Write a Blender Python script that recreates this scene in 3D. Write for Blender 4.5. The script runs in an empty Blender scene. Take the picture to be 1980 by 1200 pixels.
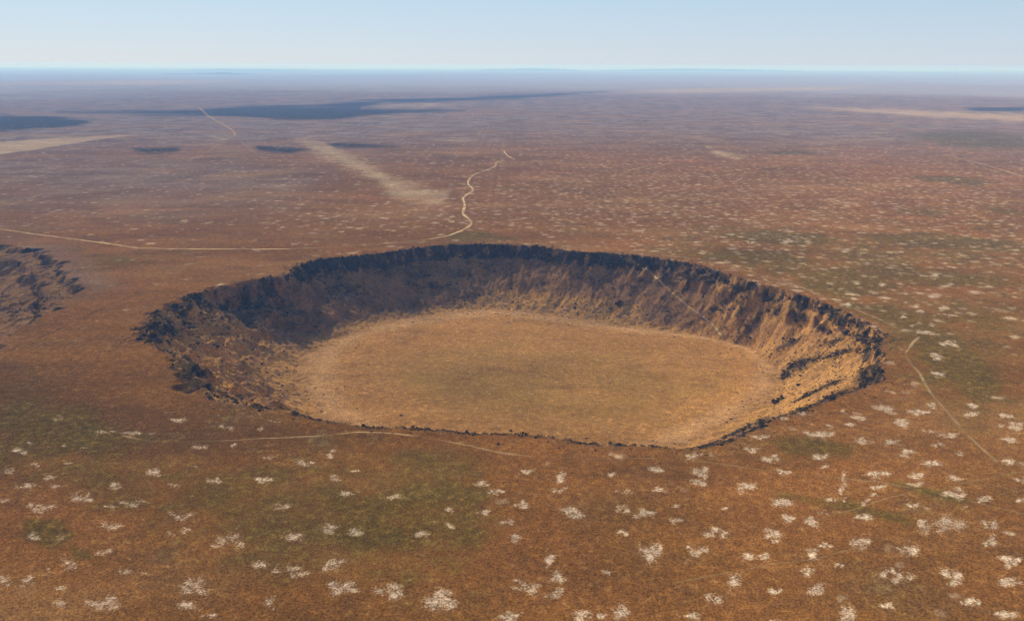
import bpy, math, random
import numpy as np
from mathutils import Vector, Matrix

random.seed(7)
rng = np.random.default_rng(7)
R = math.radians
SC = bpy.context.scene
COL = SC.collection

# ------------------------------------------------------------------ camera
PW, PH = 1980.0, 1200.0
FPX = 1600.0                      # focal length in photograph pixels
HC = 250.0                        # flying height
PITCH = math.atan((600 - 127) / FPX)
ROLL = R(0.21)
DEPTH = 65.0                      # crater depth

cam_d = bpy.data.cameras.new("camera")
cam = bpy.data.objects.new("camera", cam_d)
COL.objects.link(cam)
cam_d.sensor_fit = 'HORIZONTAL'
cam_d.sensor_width = 36.0
cam_d.lens = 36.0 * FPX / PW
cam_d.clip_start = 1.0
cam_d.clip_end = 200000.0
M = Matrix.Rotation(R(90) - PITCH, 4, 'X') @ Matrix.Rotation(ROLL, 4, 'Z')
cam.matrix_world = Matrix.Translation((0, 0, HC)) @ M
SC.camera = cam
M3 = np.array(M.to_3x3())


def ray(px, py):
    d = np.stack([(np.asarray(px, float) - PW / 2) / FPX, -(np.asarray(py, float) - PH / 2) / FPX,
                  -np.ones_like(np.asarray(px, float))], -1)
    return d @ M3.T


def onplane(px, py, z):
    d = ray(px, py)
    t = (z - HC) / d[..., 2]
    return d[..., 0] * t, d[..., 1] * t


def project(x, y, z):
    p = np.stack([x, y, z - HC], -1) @ M3
    dep = np.maximum(-p[..., 2], 1e-3)
    return PW / 2 + FPX * p[..., 0] / dep, PH / 2 - FPX * p[..., 1] / dep, -p[..., 2]


# ------------------------------------------------------------------ noise
PERM = np.concatenate([np.random.default_rng(3).permutation(256)] * 3)
GA = np.random.default_rng(4).random(256) * 2 * math.pi
GX, GY = np.cos(GA), np.sin(GA)


def pn(x, y, s=0):
    x = np.asarray(x, float) + s * 17.31
    y = np.asarray(y, float) + s * 7.77
    xi = np.floor(x).astype(np.int64); yi = np.floor(y).astype(np.int64)
    fx = x - xi; fy = y - yi
    xi &= 255; yi &= 255
    u = fx * fx * fx * (fx * (fx * 6 - 15) + 10)
    v = fy * fy * fy * (fy * (fy * 6 - 15) + 10)

    def g(ix, iy, ax, ay):
        h = PERM[PERM[ix & 255] + (iy & 255)]
        return GX[h] * ax + GY[h] * ay
    a = g(xi, yi, fx, fy); b = g(xi + 1, yi, fx - 1, fy)
    c = g(xi, yi + 1, fx, fy - 1); d = g(xi + 1, yi + 1, fx - 1, fy - 1)
    return 1.5 * ((a + (b - a) * u) * (1 - v) + (c + (d - c) * u) * v)


def fbm(x, y, o=4, s=0, g=0.5):
    r = 0; a = 1.0; f = 1.0
    for k in range(o):
        r = r + a * pn(x * f, y * f, s + k * 3)
        a *= g; f *= 2.03
    return r


def sstep(a, b, t):
    t = np.clip((t - a) / (b - a), 0, 1)
    return t * t * (3 - 2 * t)


# ------------------------------------------------------------------ crater outline (traced, at real size)
RIM = [(374, 570), (436, 557), (477, 546), (535, 537), (565, 526), (606, 506), (683, 497), (753, 490),
       (823, 479), (867, 475), (966, 475), (1050, 480), (1101, 486), (1150, 491), (1216, 494), (1271, 501),
       (1326, 510), (1377, 521), (1421, 536), (1469, 553), (1517, 563), (1553, 578), (1590, 587), (1627, 601),
       (1674, 629), (1698, 649), (1705, 693), (1696, 740), (1672, 749), (1627, 763), (1594, 773), (1553, 793),
       (1498, 808), (1469, 829), (1407, 854), (1344, 867), (1297, 869), (1216, 862), (1150, 861), (1131, 861),
       (1087, 849), (1013, 843), (903, 837), (867, 833), (775, 829), (676, 825), (628, 814), (570, 801),
       (535, 790), (484, 784), (396, 772), (367, 750), (360, 732), (347, 710), (322, 682), (285, 655), (290, 630),
       (325, 600)]
FLOOR = [(925, 596), (830, 611), (738, 624), (647, 655), (592, 682), (573, 715), (581, 752), (599, 790), (625, 818),
         (1050, 606), (1123, 616), (1197, 624), (1260, 636), (1333, 645), (1396, 656), (1420, 662), (1486, 689),
         (1505, 733), (1498, 766), (1443, 807), (1370, 840), (1315, 862)]
CX, CY = 20.0, 865.0


def polar(pts, z, cx, cy):
    p = np.array(pts, float)
    x, y = onplane(p[:, 0], p[:, 1], z)
    th = np.arctan2(y - cy, x - cx); r = np.hypot(x - cx, y - cy)
    o = np.argsort(th)
    return th[o], r[o]


def periodic(th, r, n=720, sm=5):
    t = np.linspace(-math.pi, math.pi, n, endpoint=False)
    rr = np.interp(t, np.concatenate([th - 2 * math.pi, th, th + 2 * math.pi]), np.concatenate([r, r, r]))
    k = np.exp(-0.5 * (np.arange(-3 * sm, 3 * sm + 1) / sm) ** 2); k /= k.sum()
    rr = np.convolve(np.concatenate([rr[-3 * sm:], rr, rr[:3 * sm]]), k, 'valid')
    return lambda a: np.interp(a, np.append(t, math.pi), np.append(rr, rr[0]))


th_r, r_r = polar(RIM, 0.0, CX, CY)
RIMF = periodic(th_r, r_r, sm=3)
th_f, r_f = polar(FLOOR, -DEPTH, CX, CY)
# the near side of the floor lies behind the near rim: 100 m in from the rim
hid = np.radians(np.arange(-122, -70, 8.0))
th_f = np.concatenate([th_f, hid]); r_f = np.concatenate([r_f, RIMF(hid) - 98])
o = np.argsort(th_f)
FLF = periodic(th_f[o], r_f[o], sm=9)

# the neighbouring crater at the left edge
RIM2 = [(-60, 470), (0, 474), (40, 476), (75, 484), (105, 497), (118, 520), (145, 535), (150, 555), (128, 580), (95, 600),
        (50, 630), (0, 665), (-60, 700)]
C2X, C2Y = -740.0, 900.0
th2, r2 = polar(RIM2, 0.0, C2X, C2Y)
th2 = np.concatenate([th2, [2.6, 3.1, -2.6, -2.0]]); r2 = np.concatenate([r2, [220, 220, 220, 220]])
o = np.argsort(th2)
RIM2F = periodic(th2[o], r2[o], sm=6)


def bump(t, a, b, c, d):
    return sstep(a, b, t) * (1 - sstep(c, d, t))


def angw(th, c, w, f):
    """1 inside c +- w degrees, fading over f degrees"""
    d = np.abs((np.degrees(th) - c + 180) % 360 - 180)
    return 1 - sstep(w, w + f, d)


def crater(x, y):
    """height below the plain, wall weight, rock weight, floor weight"""
    dx, dy = x - CX, y - CY
    r = np.hypot(dx, dy); th = np.arctan2(dy, dx)
    near = angw(th, -90, 42, 14)
    left = angw(th, 192, 30, 14)
    right = angw(th, 12, 30, 14)
    far = angw(th, 90, 45, 15)
    cliffL = angw(th, 166, 6, 4)
    rag = fbm(x / 42, y / 42, 3, 11) * 7 + fbm(x / 11, y / 11, 2, 12) * 3.2
    rag = rag * (1 - 0.72 * near) * (1 - 0.5 * far)
    rr = RIMF(th) + rag + left * fbm(x / 34, y / 34, 3, 15) * 13
    rf = np.minimum(FLF(th), rr - 30) + fbm(x / 30, y / 30, 2, 13) * 5
    t = (r - rf) / (rr - rf)
    tc = np.clip(t, 0, 1)
    # cliff share of the height at the lip
    cf = 0.13 + 0.05 * far + 0.02 * right - 0.07 * left + 0.22 * cliffL + 0.06 * fbm(th * 9, th * 0, 2, 21)
    cf = np.clip(cf, 0.05, 0.5)
    e = 0.90 - 0.02 * right
    tal = np.clip(tc / e, 0, 1) ** (1.3 - 0.15 * left) * (1 - cf)
    cl = sstep(e, 1.0, tc) * cf
    prof = tal + cl
    # a second ledge part-way down the right wall, broken along its length
    led = angw(th, 28, 28, 10) * (0.55 + 0.45 * np.clip(fbm(th * 14, th * 0, 2, 23) * 2, -1, 1))
    edge = 0.72 + 0.05 * fbm(x / 16, y / 16, 2, 24)
    prof = prof + led * 0.085 * (sstep(edge - 0.03, edge + 0.03, tc) - sstep(0.3, edge, tc) * 0.0 - sstep(edge, 1.0, tc)) * 1.4
    wall = bump(t, -0.06, 0.04, 0.99, 1.05)
    mid = bump(t, 0.02, 0.3, 0.8, 0.98)
    # gullies down the wall
    arc = th * 300.0
    wob = fbm(x / 55, y / 55, 3, 31) * 26
    g1 = fbm((arc + wob) / 30, r / 120, 4, 32)
    g2 = fbm((arc + wob * .6) / 7, r / 70, 2, 33)
    amp = mid * (1 - 0.6 * near)
    z = -DEPTH * (1 - prof)
    z = z - amp * ((np.abs(g1) * -1.6 + .6) * (1 - .3 * right) + g2 * .8)
    # hummocks and slumps on the left
    hm = fbm(x / 26, y / 26, 4, 41)
    z = z + left * bump(t, 0.08, 0.4, 0.95, 1.12) * (hm * 9 - 1.5)
    # ragged outcrops
    rid = 1 - np.abs(fbm(x / 9, y / 9, 3, 51)) * 2
    top = bump(t, 0.70, 0.90, 1.0, 1.05)
    z = z + top * (rid - 0.3) * 2.2 * (1 - 0.5 * near) + wall * (fbm(x / 13, y / 13, 2, 54) * .9 + fbm(x / 4.0, y / 4.0, 2, 53) * (0.75 + 0.6 * top))
    # talus toe
    z = z + bump(t, -0.16, -0.02, 0.1, 0.3) * (fbm(x / 7, y / 7, 3, 61) * 0.9)
    inside = sstep(1.06, 0.98, t)
    lip = np.exp(-np.clip((r - rr) / 30, 0, 9) ** 2) * (t > 1) * 1.2
    flo = 1 - sstep(-0.22, 0.16, t)
    z = np.where(t < 1.12, z, 0) * np.where(t < 1, 1, 1) + lip
    z = np.where(t < 0, np.maximum(z, -DEPTH - 1.5) - 1.5 * np.clip(1 - r / 230, 0, 1), z)
    top2 = bump(t, 0.80, 0.90, 1.0, 1.04)
    lrk = led * bump(tc, 0.66, 0.71, 0.75, 0.80) * (0.55 + 1.4 * fbm(x / 12, y / 12, 3, 73))
    rock = np.clip(np.maximum(top2 * (0.85 - .40 * left - .25 * right + (0.9 + .5 * left + .6 * right) * fbm(x / 14, y / 14, 3, 71)), lrk) + 0.35 * left * mid * sstep(0.0, 0.4, hm), 0, 1)
    return z, wall, rock, flo, t, th


def crater2(x, y):
    dx, dy = x - C2X, y - C2Y
    r = np.hypot(dx, dy); th = np.arctan2(dy, dx)
    rr = RIM2F(th) + fbm(x / 40, y / 40, 4, 81) * 16 + fbm(x / 10, y / 10, 2, 82) * 3
    t = r / rr
    s = np.clip((1 - t) * rr, -50, 200)               # metres inside the lip
    hm = fbm(x / 22, y / 22, 4, 83)
    z = -sstep(0, 12, s) * 5 - sstep(0, 170, s) * 34 - 6 * sstep(34, 42, s + fbm(x / 20, y / 20, 2, 84) * 9)
    w = sstep(-6, 4, s)
    g = fbm((th * 200 + hm * 6) / 13, r / 70, 3, 85)
    z = z + w * (hm * 2.0 + g * 1.3 + fbm(x / 5, y / 5, 2, 86) * 0.8) * sstep(0, 25, s)
    rock = w * np.clip(bump(s, -3, 1, 9, 15) * 0.95 * (0.4 + fbm(x / 18, y / 18, 2, 88) * 1.5) + bump(s, 30, 35, 42, 50) * 0.7 * (0.4 + 1.2 * fbm(x / 16, y / 16, 2, 89)) + 0.22 * sstep(.1, .4, g), 0, 1)
    return z, w, rock


def height(x, y):
    x = np.asarray(x, float); y = np.asarray(y, float)
    d = np.hypot(x, y)
    z = fbm(x / 900, y / 900, 2, 91) * 5 * sstep(1400, 3500, d)
    z = z + fbm(x / 6000, y / 6000, 3, 92) * 26 * sstep(4000, 14000, d)
    z = z + fbm(x / 60, y / 60, 2, 93) * 0.35 * (1 - sstep(1500, 3000, d))
    shp = x.shape
    out = {k: np.zeros(shp) for k in ('wall', 'rock', 'flo', 't', 'th', 'wall2')}
    out['t'] += 9
    m = (np.abs(x - CX) < 480) & (np.abs(y - CY) < 460)
    if m.any():
        zc, w, rk, fl, t, th = crater(x[m], y[m])
        z[m] += zc
        out['wall'][m] = w; out['rock'][m] = rk; out['flo'][m] = fl; out['t'][m] = t; out['th'][m] = th
    m = (np.abs(x - C2X) < 420) & (np.abs(y - C2Y) < 420)
    if m.any():
        zc, w, rk = crater2(x[m], y[m])
        z[m] += zc
        out['wall2'][m] = w; out['rock'][m] = np.maximum(out['rock'][m], rk)
    return z, out


# ------------------------------------------------------------------ the ground: one sheet to the horizon
def axis(segs, last, ratio, cap):
    a = []
    for s0, s1, st in segs:
        a.extend(np.arange(s0, s1, st).tolist())
    st = segs[-1][2]; v = segs[-1][1]
    while v < last:
        a.append(v); st = min(st * ratio, cap); v += st
    a.append(last)
    return np.array(a)


xr = axis([(0, 420, 1.2)], 46000, 1.035, 700)
xl = axis([(0, 420, 1.2), (420, 760, 1.8)], 46000, 1.035, 700)
GXS = np.concatenate([-xl[1:][::-1], xr])
yb = axis([(0, 10, 5.0)], 3300, 1.25, 400)
GYS = np.concatenate([300 - yb[1:][::-1], axis([(300, 900, 1.15), (900, 1260, 1.5)], 62000, 1.02, 700)])
NX, NY = len(GXS), len(GYS)
XX, YY = np.meshgrid(GXS, GYS)
ZZ, FE = height(XX, YY)
print("ground verts", NX * NY)


def hz(x, y):
    x = np.asarray(x, float); y = np.asarray(y, float)
    i = np.clip(np.searchsorted(GXS, x) - 1, 0, NX - 2); j = np.clip(np.searchsorted(GYS, y) - 1, 0, NY - 2)
    u = np.clip((x - GXS[i]) / (GXS[i + 1] - GXS[i]), 0, 1); v = np.clip((y - GYS[j]) / (GYS[j + 1] - GYS[j]), 0, 1)
    return (ZZ[j, i] * (1 - u) + ZZ[j, i + 1] * u) * (1 - v) + (ZZ[j + 1, i] * (1 - u) + ZZ[j + 1, i + 1] * u) * v


def feat(name, x, y):
    i = np.clip(np.searchsorted(GXS, x), 0, NX - 1); j = np.clip(np.searchsorted(GYS, y), 0, NY - 1)
    return FE[name][j, i]


def cast(px, py):
    """point of the terrain seen at a traced spot"""
    d = ray(np.asarray(px, float), np.asarray(py, float))
    ts = np.geomspace(250, 80000, 9000)
    P = d[:, None, :] * ts[None, :, None]
    hit = (P[..., 2] + HC) < hz(P[..., 0], P[..., 1])
    k = np.argmax(hit, 1)
    k = np.where(hit.any(1), k, len(ts) - 1)
    q = P[np.arange(len(k)), k]
    return q[:, 0], q[:, 1]


def visible(x, y, z):
    s = np.linspace(0.35, 0.992, 90)
    bx = x[:, None] * s; by = y[:, None] * s; bz = HC + (z[:, None] - HC) * s
    return ~((bz < hz(bx, by) - 0.2).any(1))


# ---- zones of soil and plants, soft polygons
PX, PY, DEP = project(XX, YY, ZZ)
PX[DEP < 50] = -9999


def zone(pts, soft, arr=None, val=1.0):
    p = np.array(pts, float)
    res = np.zeros((NY, NX), np.float32) if arr is None else arr
    x0, y0 = p.min(0) - soft; x1, y1 = p.max(0) + soft
    m = (PX > x0) & (PX < x1) & (PY > y0) & (PY < y1)
    if not m.any():
        return res
    x = PX[m]; y = PY[m]
    ins = np.zeros(len(x), bool); dist = np.full(len(x), 1e9)
    n = len(p)
    for i in range(n):
        ax, ay = p[i]; bx, by = p[(i + 1) % n]
        c = (ay > y) != (by > y)
        with np.errstate(divide='ignore', invalid='ignore'):
            xi = (bx - ax) * (y - ay) / (by - ay + 1e-12) + ax
        ins ^= c & (x < xi)
        ex, ey = bx - ax, by - ay
        q = np.clip(((x - ax) * ex + (y - ay) * ey) / (ex * ex + ey * ey + 1e-9), 0, 1)
        dist = np.minimum(dist, np.hypot(x - ax - q * ex, (y - ay - q * ey)))
    sd = np.where(ins, dist, -dist)
    res[m] = np.maximum(res[m], val * sstep(-soft, soft, sd))
    return res


def blob(arr, cx, cy, rx, ry, val=1.0, ang=0.0, pw=1.0):
    m = (np.abs(PX - cx) < 2.0 * max(rx, ry)) & (np.abs(PY - cy) < 2.0 * max(rx, ry))
    if not m.any():
        return
    x = PX[m] - cx; y = PY[m] - cy
    c, s = math.cos(ang), math.sin(ang)
    u = (x * c + y * s) / rx; v = (-x * s + y * c) / ry
    arr[m] = np.maximum(arr[m], val * np.exp(-(u * u + v * v) ** pw))


dark = zone([(-20, 221), (100, 224), (180, 233), (150, 245), (60, 250), (-20, 256)], 7)
zone([(100, 217), (380, 212), (480, 204), (600, 202), (700, 194), (860, 189), (1000, 184), (1150, 178), (1180, 177),
      (1000, 192), (860, 196), (740, 201), (700, 208), (850, 211), (900, 215), (760, 220), (640, 231), (560, 233),
      (450, 226), (300, 223)], 7, dark)
zone([(1860, 208), (1990, 206), (1985, 216), (1880, 216)], 3, dark, .8)
zone([(490, 279), (600, 289), (560, 298), (500, 292)], 8, dark, .9)
zone([(620, 273), (770, 284), (650, 286)], 8, dark, .75)
zone([(250, 286), (360, 279), (340, 295), (270, 298)], 9, dark, .7)
zone([(1250, 352), (1500, 348), (1620, 356), (1400, 364)], 7, dark, .45)
zone([(300, 184), (620, 180), (900, 176), (600, 186)], 3, dark, .35)
zone([(1500, 215), (1650, 214), (1780, 228), (1600, 224)], 4, dark, .3)
pale = zone([(-20, 276), (130, 265), (270, 261), (200, 268), (100, 285), (-20, 302)], 4)
zone([(575, 270), (640, 275), (690, 305), (760, 345), (870, 368), (850, 400), (780, 396), (730, 350), (670, 325),
      (605, 298)], 24, pale, .85)
zone([(1170, 179), (1300, 172), (1700, 167), (1600, 175), (1300, 181)], 4, pale, .75)
zone([(1550, 206), (1700, 210), (1990, 222), (1990, 236), (1800, 227), (1650, 217)], 8, pale, .9)
zone([(1365, 283), (1440, 303), (1425, 311), (1385, 300)], 9, pale, .8)
zone([(1600, 382), (1660, 392), (1640, 398), (1610, 392)], 4, pale, .55)
zone([(-20, 160), (300, 155), (480, 157), (300, 165), (-20, 164)], 4, pale, .8)
zone([(700, 204), (850, 198), (880, 206), (760, 210)], 3, pale, .5)
zone([(400, 262), (460, 264), (430, 273), (412, 270)], 4, pale, .6)
zone([(800, 272), (900, 266), (1050, 272), (1000, 278)], 5, pale, .3)
green = zone([(1380, 452), (1480, 446), (1600, 452), (1590, 475), (1450, 470)], 9)
zone([(1250, 482), (1400, 476), (1560, 490), (1600, 530), (1500, 540), (1380, 505)], 14, green, .7)
zone([(1640, 455), (1800, 446), (1980, 470), (1980, 492), (1750, 480)], 12, green, .8)
zone([(1500, 520), (1700, 500), (1850, 520), (1980, 545), (1980, 560), (1720, 560), (1640, 585), (1560, 560)], 18, green, .75)
zone([(1620, 590), (1720, 580), (1850, 640), (1950, 740), (1900, 800), (1800, 720), (1730, 640)], 22, green, .8)
zone([(1705, 600), (1760, 640), (1740, 690), (1715, 700)], 16, green, .5)
zone([(1700, 405), (1830, 402), (1850, 418), (1720, 414)], 8, green, .6)
zone([(1740, 258), (1900, 250), (1990, 262), (1980, 290), (1830, 284)], 10, green, .8)
zone([(1480, 293), (1570, 292), (1580, 298), (1500, 299)], 3, green, .9)
zone([(1750, 340), (1850, 340), (1930, 352), (1900, 362), (1790, 352)], 6, green, .8)
zone([(1900, 398), (1990, 408), (1990, 418), (1920, 412)], 6, green, .7)
zone([(860, 452), (920, 446), (1000, 462), (880, 466)], 6, green, .8)
zone([(300, 880), (560, 900), (700, 930), (880, 900), (960, 940), (940, 1060), (900, 1150), (700, 1080), (560, 1060),
      (420, 1010), (280, 940)], 50, green, .62)
zone([(600, 1010), (820, 1000), (860, 1100), (680, 1090)], 40, green, .75)
zone([(0, 770), (160, 780), (300, 860), (180, 900), (0, 870)], 40, green, .6)
zone([(45, 1005), (100, 1000), (150, 1035), (100, 1060), (50, 1045)], 16, green, 1)
zone([(130, 1055), (180, 1060), (180, 1085), (140, 1080)], 12, green, .9)
zone([(1480, 850), (1560, 840), (1660, 860), (1640, 890), (1540, 880)], 18, green, .8)
zone([(1480, 945), (1640, 965), (1760, 1000), (1770, 1020), (1620, 985), (1500, 970)], 12, green, .7)
zone([(1700, 920), (1800, 945), (1880, 965), (1860, 975), (1740, 945)], 9, green, .7)
zone([(700, 880), (870, 860), (1000, 880), (900, 920), (760, 910)], 25, green, .5)
zone([(1230, 440), (1500, 425), (1990, 420), (1990, 600), (1960, 800), (1780, 800), (1700, 620), (1500, 540), (1300, 500)], 60, green, .42)
zone([(1720, 560), (1860, 600), (1960, 720), (1900, 860), (1780, 760)], 60, green, .55)
zone([(-40, 780), (200, 800), (420, 900), (900, 880), (1000, 960), (920, 1180), (500, 1120), (200, 980), (-40, 920)], 70, green, .42)
zone([(150, 480), (420, 490), (300, 520), (140, 505)], 12, green, .4)
# on the crater floor
zone([(760, 700), (960, 660), (1250, 680), (1420, 700), (1420, 790), (1200, 830), (900, 800), (760, 760)], 60, green, .42)
soil = zone([(-40, 700), (120, 730), (330, 770), (520, 800), (640, 850), (420, 900), (200, 860), (-40, 850)], 60, None, .8)  # darker brown tone, strongest at lower left
zone([(-40, 760), (250, 770), (540, 830), (300, 890), (-40, 880)], 45, soil, 1)  # darker brown tone, full strength
zone([(700, 1080), (1000, 1020), (1100, 1150), (800, 1220)], 60, soil, .35)  # darker brown tone, weaker
zone([(-40, 880), (250, 880), (330, 950), (-40, 1000)], 50, soil, .5)  # darker brown tone, half strength

# white crusts on the plain: traced spots (x, y, width, height in photograph pixels)
Z8 = [(130, 45, 100, 40), (265, 35, 50, 15), (360, 100, 60, 20), (770, 35, 90, 40), (995, 45, 50, 18), (1080, 80, 90, 22),
      (920, 125, 50, 18), (1030, 115, 80, 22), (1320, 100, 80, 40), (1220, 25, 90, 35), (1400, 48, 90, 30), (1480, 15, 70, 30),
      (1710, 15, 80, 25), (1695, 60, 100, 22), (1885, 65, 70, 25), (1935, 120, 110, 40), (1855, 125, 60, 18), (1890, 195, 100, 30),
      (545, 180, 90, 20), (850, 170, 100, 40), (935, 172, 60, 25), (1100, 205, 80, 35), (1245, 208, 100, 28), (1510, 220, 60, 35),
      (1570, 170, 110, 25), (1460, 155, 60, 20), (1340, 275, 90, 40), (1625, 268, 60, 18), (1490, 328, 90, 32), (1910, 320, 90, 30),
      (855, 290, 80, 35), (880, 345, 55, 24), (600, 300, 80, 35), (490, 252, 80, 20), (180, 285, 80, 30), (205, 370, 90, 50),
      (200, 435, 80, 40), (460, 450, 100, 45), (655, 375, 90, 25), (1170, 385, 110, 35), (1390, 398, 95, 40), (1180, 455, 70, 25),
      (985, 430, 60, 90), (940, 518, 55, 30), (1145, 498, 60, 25), (1120, 540, 55, 35), (660, 540, 110, 38), (1580, 490, 130, 40),
      (1770, 522, 90, 30), (1370, 556, 80, 30), (1600, 408, 70, 24), (1960, 525, 60, 25), (1955, 415, 60, 30), (70, 562, 50, 20),
      (345, 577, 50, 20), (68, 645, 60, 40), (295, 700, 100, 45), (600, 710, 90, 45), (630, 755, 50, 35), (675, 618, 80, 35),
      (820, 650, 75, 55), (885, 597, 55, 22), (1120, 618, 110, 28), (1430, 655, 80, 25), (1545, 660, 150, 75), (1810, 662, 110, 50),
      (1800, 738, 80, 45), (1070, 770, 120, 70), (1340, 810, 110, 55), (200, 802, 90, 45), (470, 838, 80, 38), (555, 838, 70, 35),
      (880, 770, 90, 20), (825, 828, 70, 40), (955, 885, 50, 40), (800, 912, 70, 40), (1275, 935, 110, 70), (1590, 940, 110, 60),
      (1890, 865, 100, 60), (1900, 975, 120, 45), (410, 975, 100, 50), (605, 1028, 70, 35), (845, 1020, 100, 60), (275, 1065, 85, 50),
      (1240, 1100, 70, 35), (1690, 1088, 90, 50), (1030, 1142, 150, 65), (1890, 1145, 140, 45), (180, 1160, 70, 35),
      (610, 1185, 60, 20), (0, 780, 40, 70), (1010, 525, 40, 16), (1660, 563, 40, 18)]
Z7 = [(95, 260, 80, 30), (205, 335, 70, 30), (360, 330, 60, 20), (60, 372, 80, 25), (145, 450, 90, 30), (270, 408, 70, 30),
      (300, 448, 70, 22), (440, 510, 110, 40), (230, 575, 130, 50), (20, 532, 70, 22), (635, 452, 90, 35), (835, 378, 90, 45),
      (950, 443, 60, 25), (1170, 420, 100, 40), (1095, 238, 70, 30), (725, 540, 130, 30), (590, 562, 70, 16), (620, 670, 110, 35),
      (980, 622, 130, 40), (930, 712, 60, 28), (1022, 695, 55, 30), (1240, 758, 130, 50), (1300, 720, 60, 50), (1165, 780, 50, 30),
      (1440, 408, 120, 28), (1645, 325, 110, 30), (1805, 285, 60, 40), (1830, 408, 70, 22), (1460, 295, 80, 22), (1950, 368, 55, 28),
      (1525, 570, 100, 30), (1890, 495, 80, 24), (1800, 685, 110, 36), (1600, 728, 140, 32), (1940, 705, 80, 30), (555, 815, 80, 40),
      (395, 885, 80, 55), (690, 922, 80, 36), (795, 932, 50, 22), (335, 740, 50, 40), (180, 720, 90, 40), (240, 915, 60, 24),
      (340, 1003, 80, 24), (150, 972, 70, 40), (20, 972, 90, 45), (345, 1095, 80, 38), (580, 1080, 190, 75), (1040, 1005, 150, 85),
      (1030, 1105, 130, 32), (1475, 1100, 80, 55), (1430, 875, 70, 45), (1600, 920, 160, 55), (1815, 880, 100, 50), (1900, 1000, 120, 50),
      (1155, 1160, 70, 28), (720, 165, 110, 24), (970, 95, 80, 25), (1230, 132, 70, 22), (1425, 138, 60, 20), (330, 80, 60, 20),
      (925, 48, 50, 16), (1485, 98, 50, 16), (560, 158, 80, 20), (830, 165, 60, 16), (160, 212, 50, 14), (350, 230, 60, 14),
      (455, 240, 40, 14), (1280, 228, 40, 16), (1070, 345, 30, 20), (1120, 745, 20, 16)]
MID = [(1010, 975, 30, 14), (1110, 993, 36, 18), (1085, 918, 26, 12), (1085, 947, 24, 12), (1200, 985, 26, 12), (1253, 992, 28, 14),
       (995, 1040, 26, 14), (1062, 1084, 30, 18), (1080, 1115, 32, 26), (1018, 1132, 40, 26), (1128, 1190, 36, 20), (857, 1160, 60, 30),
       (752, 1142, 50, 24), (1260, 1070, 44, 26), (1175, 1108, 24, 12), (1075, 1150, 26, 18), (985, 1190, 50, 18), (1170, 1190, 24, 14),
       (1205, 1180, 30, 24), (870, 985, 24, 10), (815, 1030, 30, 16), (930, 935, 26, 8), (760, 960, 26, 8), (985, 1010, 26, 10),
       (1265, 905, 30, 10), (1230, 1000, 24, 10), (870, 1015, 22, 8), (940, 990, 26, 8), (1205, 950, 24, 8), (1020, 910, 26, 7),
       (1100, 830, 0.1, 0.1), (960, 950, 26, 8), (1180, 915, 22, 8), (1270, 945, 26, 10), (650, 1135, 34, 18), (1205, 1028, 26, 10)]
R3Z = [(815, 75, 50, 14), (1000, 72, 70, 18), (1320, 120, 70, 18), (720, 110, 60, 12), (1510, 300, 50, 16), (1385, 295, 40, 12),
       (1690, 412, 30, 16), (1720, 440, 50, 18), (1790, 362, 90, 18), (1840, 425, 70, 20), (1330, 408, 70, 16), (1630, 470, 40, 14),
       (1670, 515, 50, 14), (1735, 552, 80, 22), (1500, 545, 60, 24), (1860, 610, 80, 24), (1800, 680, 70, 26), (1880, 300, 60, 16),
       (1780, 250, 80, 20), (1850, 455, 60, 12), (1390, 545, 40, 12), (1815, 770, 80, 20), (1780, 515, 40, 14), (1600, 130, 50, 12)]
white = np.zeros((NY, NX), np.float32)
S8 = 700 / 1980.0
S3 = 700 / 1909.0
spots = [(1280 + a * S8, 780 + b * S8, w * S8, h * S8) for a, b, w, h in Z8] + \
        [(a * S8, 780 + b * S8, w * S8, h * S8) for a, b, w, h in Z7] + MID + \
        [(1150 + a * S3, 440 + b * S3, w * S3, h * S3) for a, b, w, h in R3Z]
for a, b, w, h in spots:
    k = 4 + int(w > 24) * 4
    for q in range(k):                       # every crust is an uneven cluster
        blob(white, a + rng.normal(0, w * .23), b + rng.normal(0, h * .24), w * rng.uniform(.16, .36), h * rng.uniform(.2, .45),
             rng.uniform(.55, 1.0) * (.82 if a < 620 else 1), rng.uniform(-.35, .45), .8)
white *= (FE['wall'] < 0.3) * (FE['flo'] < 0.5)
# how dense the small crusts are elsewhere
dens = 0.25 + 0.75 * sstep(700, 1300, PX) * sstep(255, 380, PY)
dens = np.maximum(dens, 0.5 * sstep(300, 420, PY) * sstep(330, 620, PX))
dens = dens * (1 - sstep(560, 700, PY)) * (1 - .6 * dark)
dens = dens * np.where((PX < 1200) & (PY > 445), 0.35, 1)
dens[PX < -5000] = 0.3
dens *= 1 - .9 * sstep(840, 940, PY)
dens = dens * (1 - .55 * np.clip(green * 1.6, 0, 1))
dens = np.maximum(dens, 0.0 * sstep(880, 960, PY) + 0.08 * sstep(700, 1300, PX) * sstep(600, 700, PY))

# dark rock and scrub patches on the walls, shadowed far-wall hollows painted in
rock = FE['rock'].astype(np.float32)
spot = np.zeros_like(rock)


def rk(off, s, pts, val=1.0):
    for a, b, w, h, an in pts:
        blob(spot, off[0] + a * s, off[1] + b * s, w * s * .62, h * s * .62, val, an, 1.3)


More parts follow.
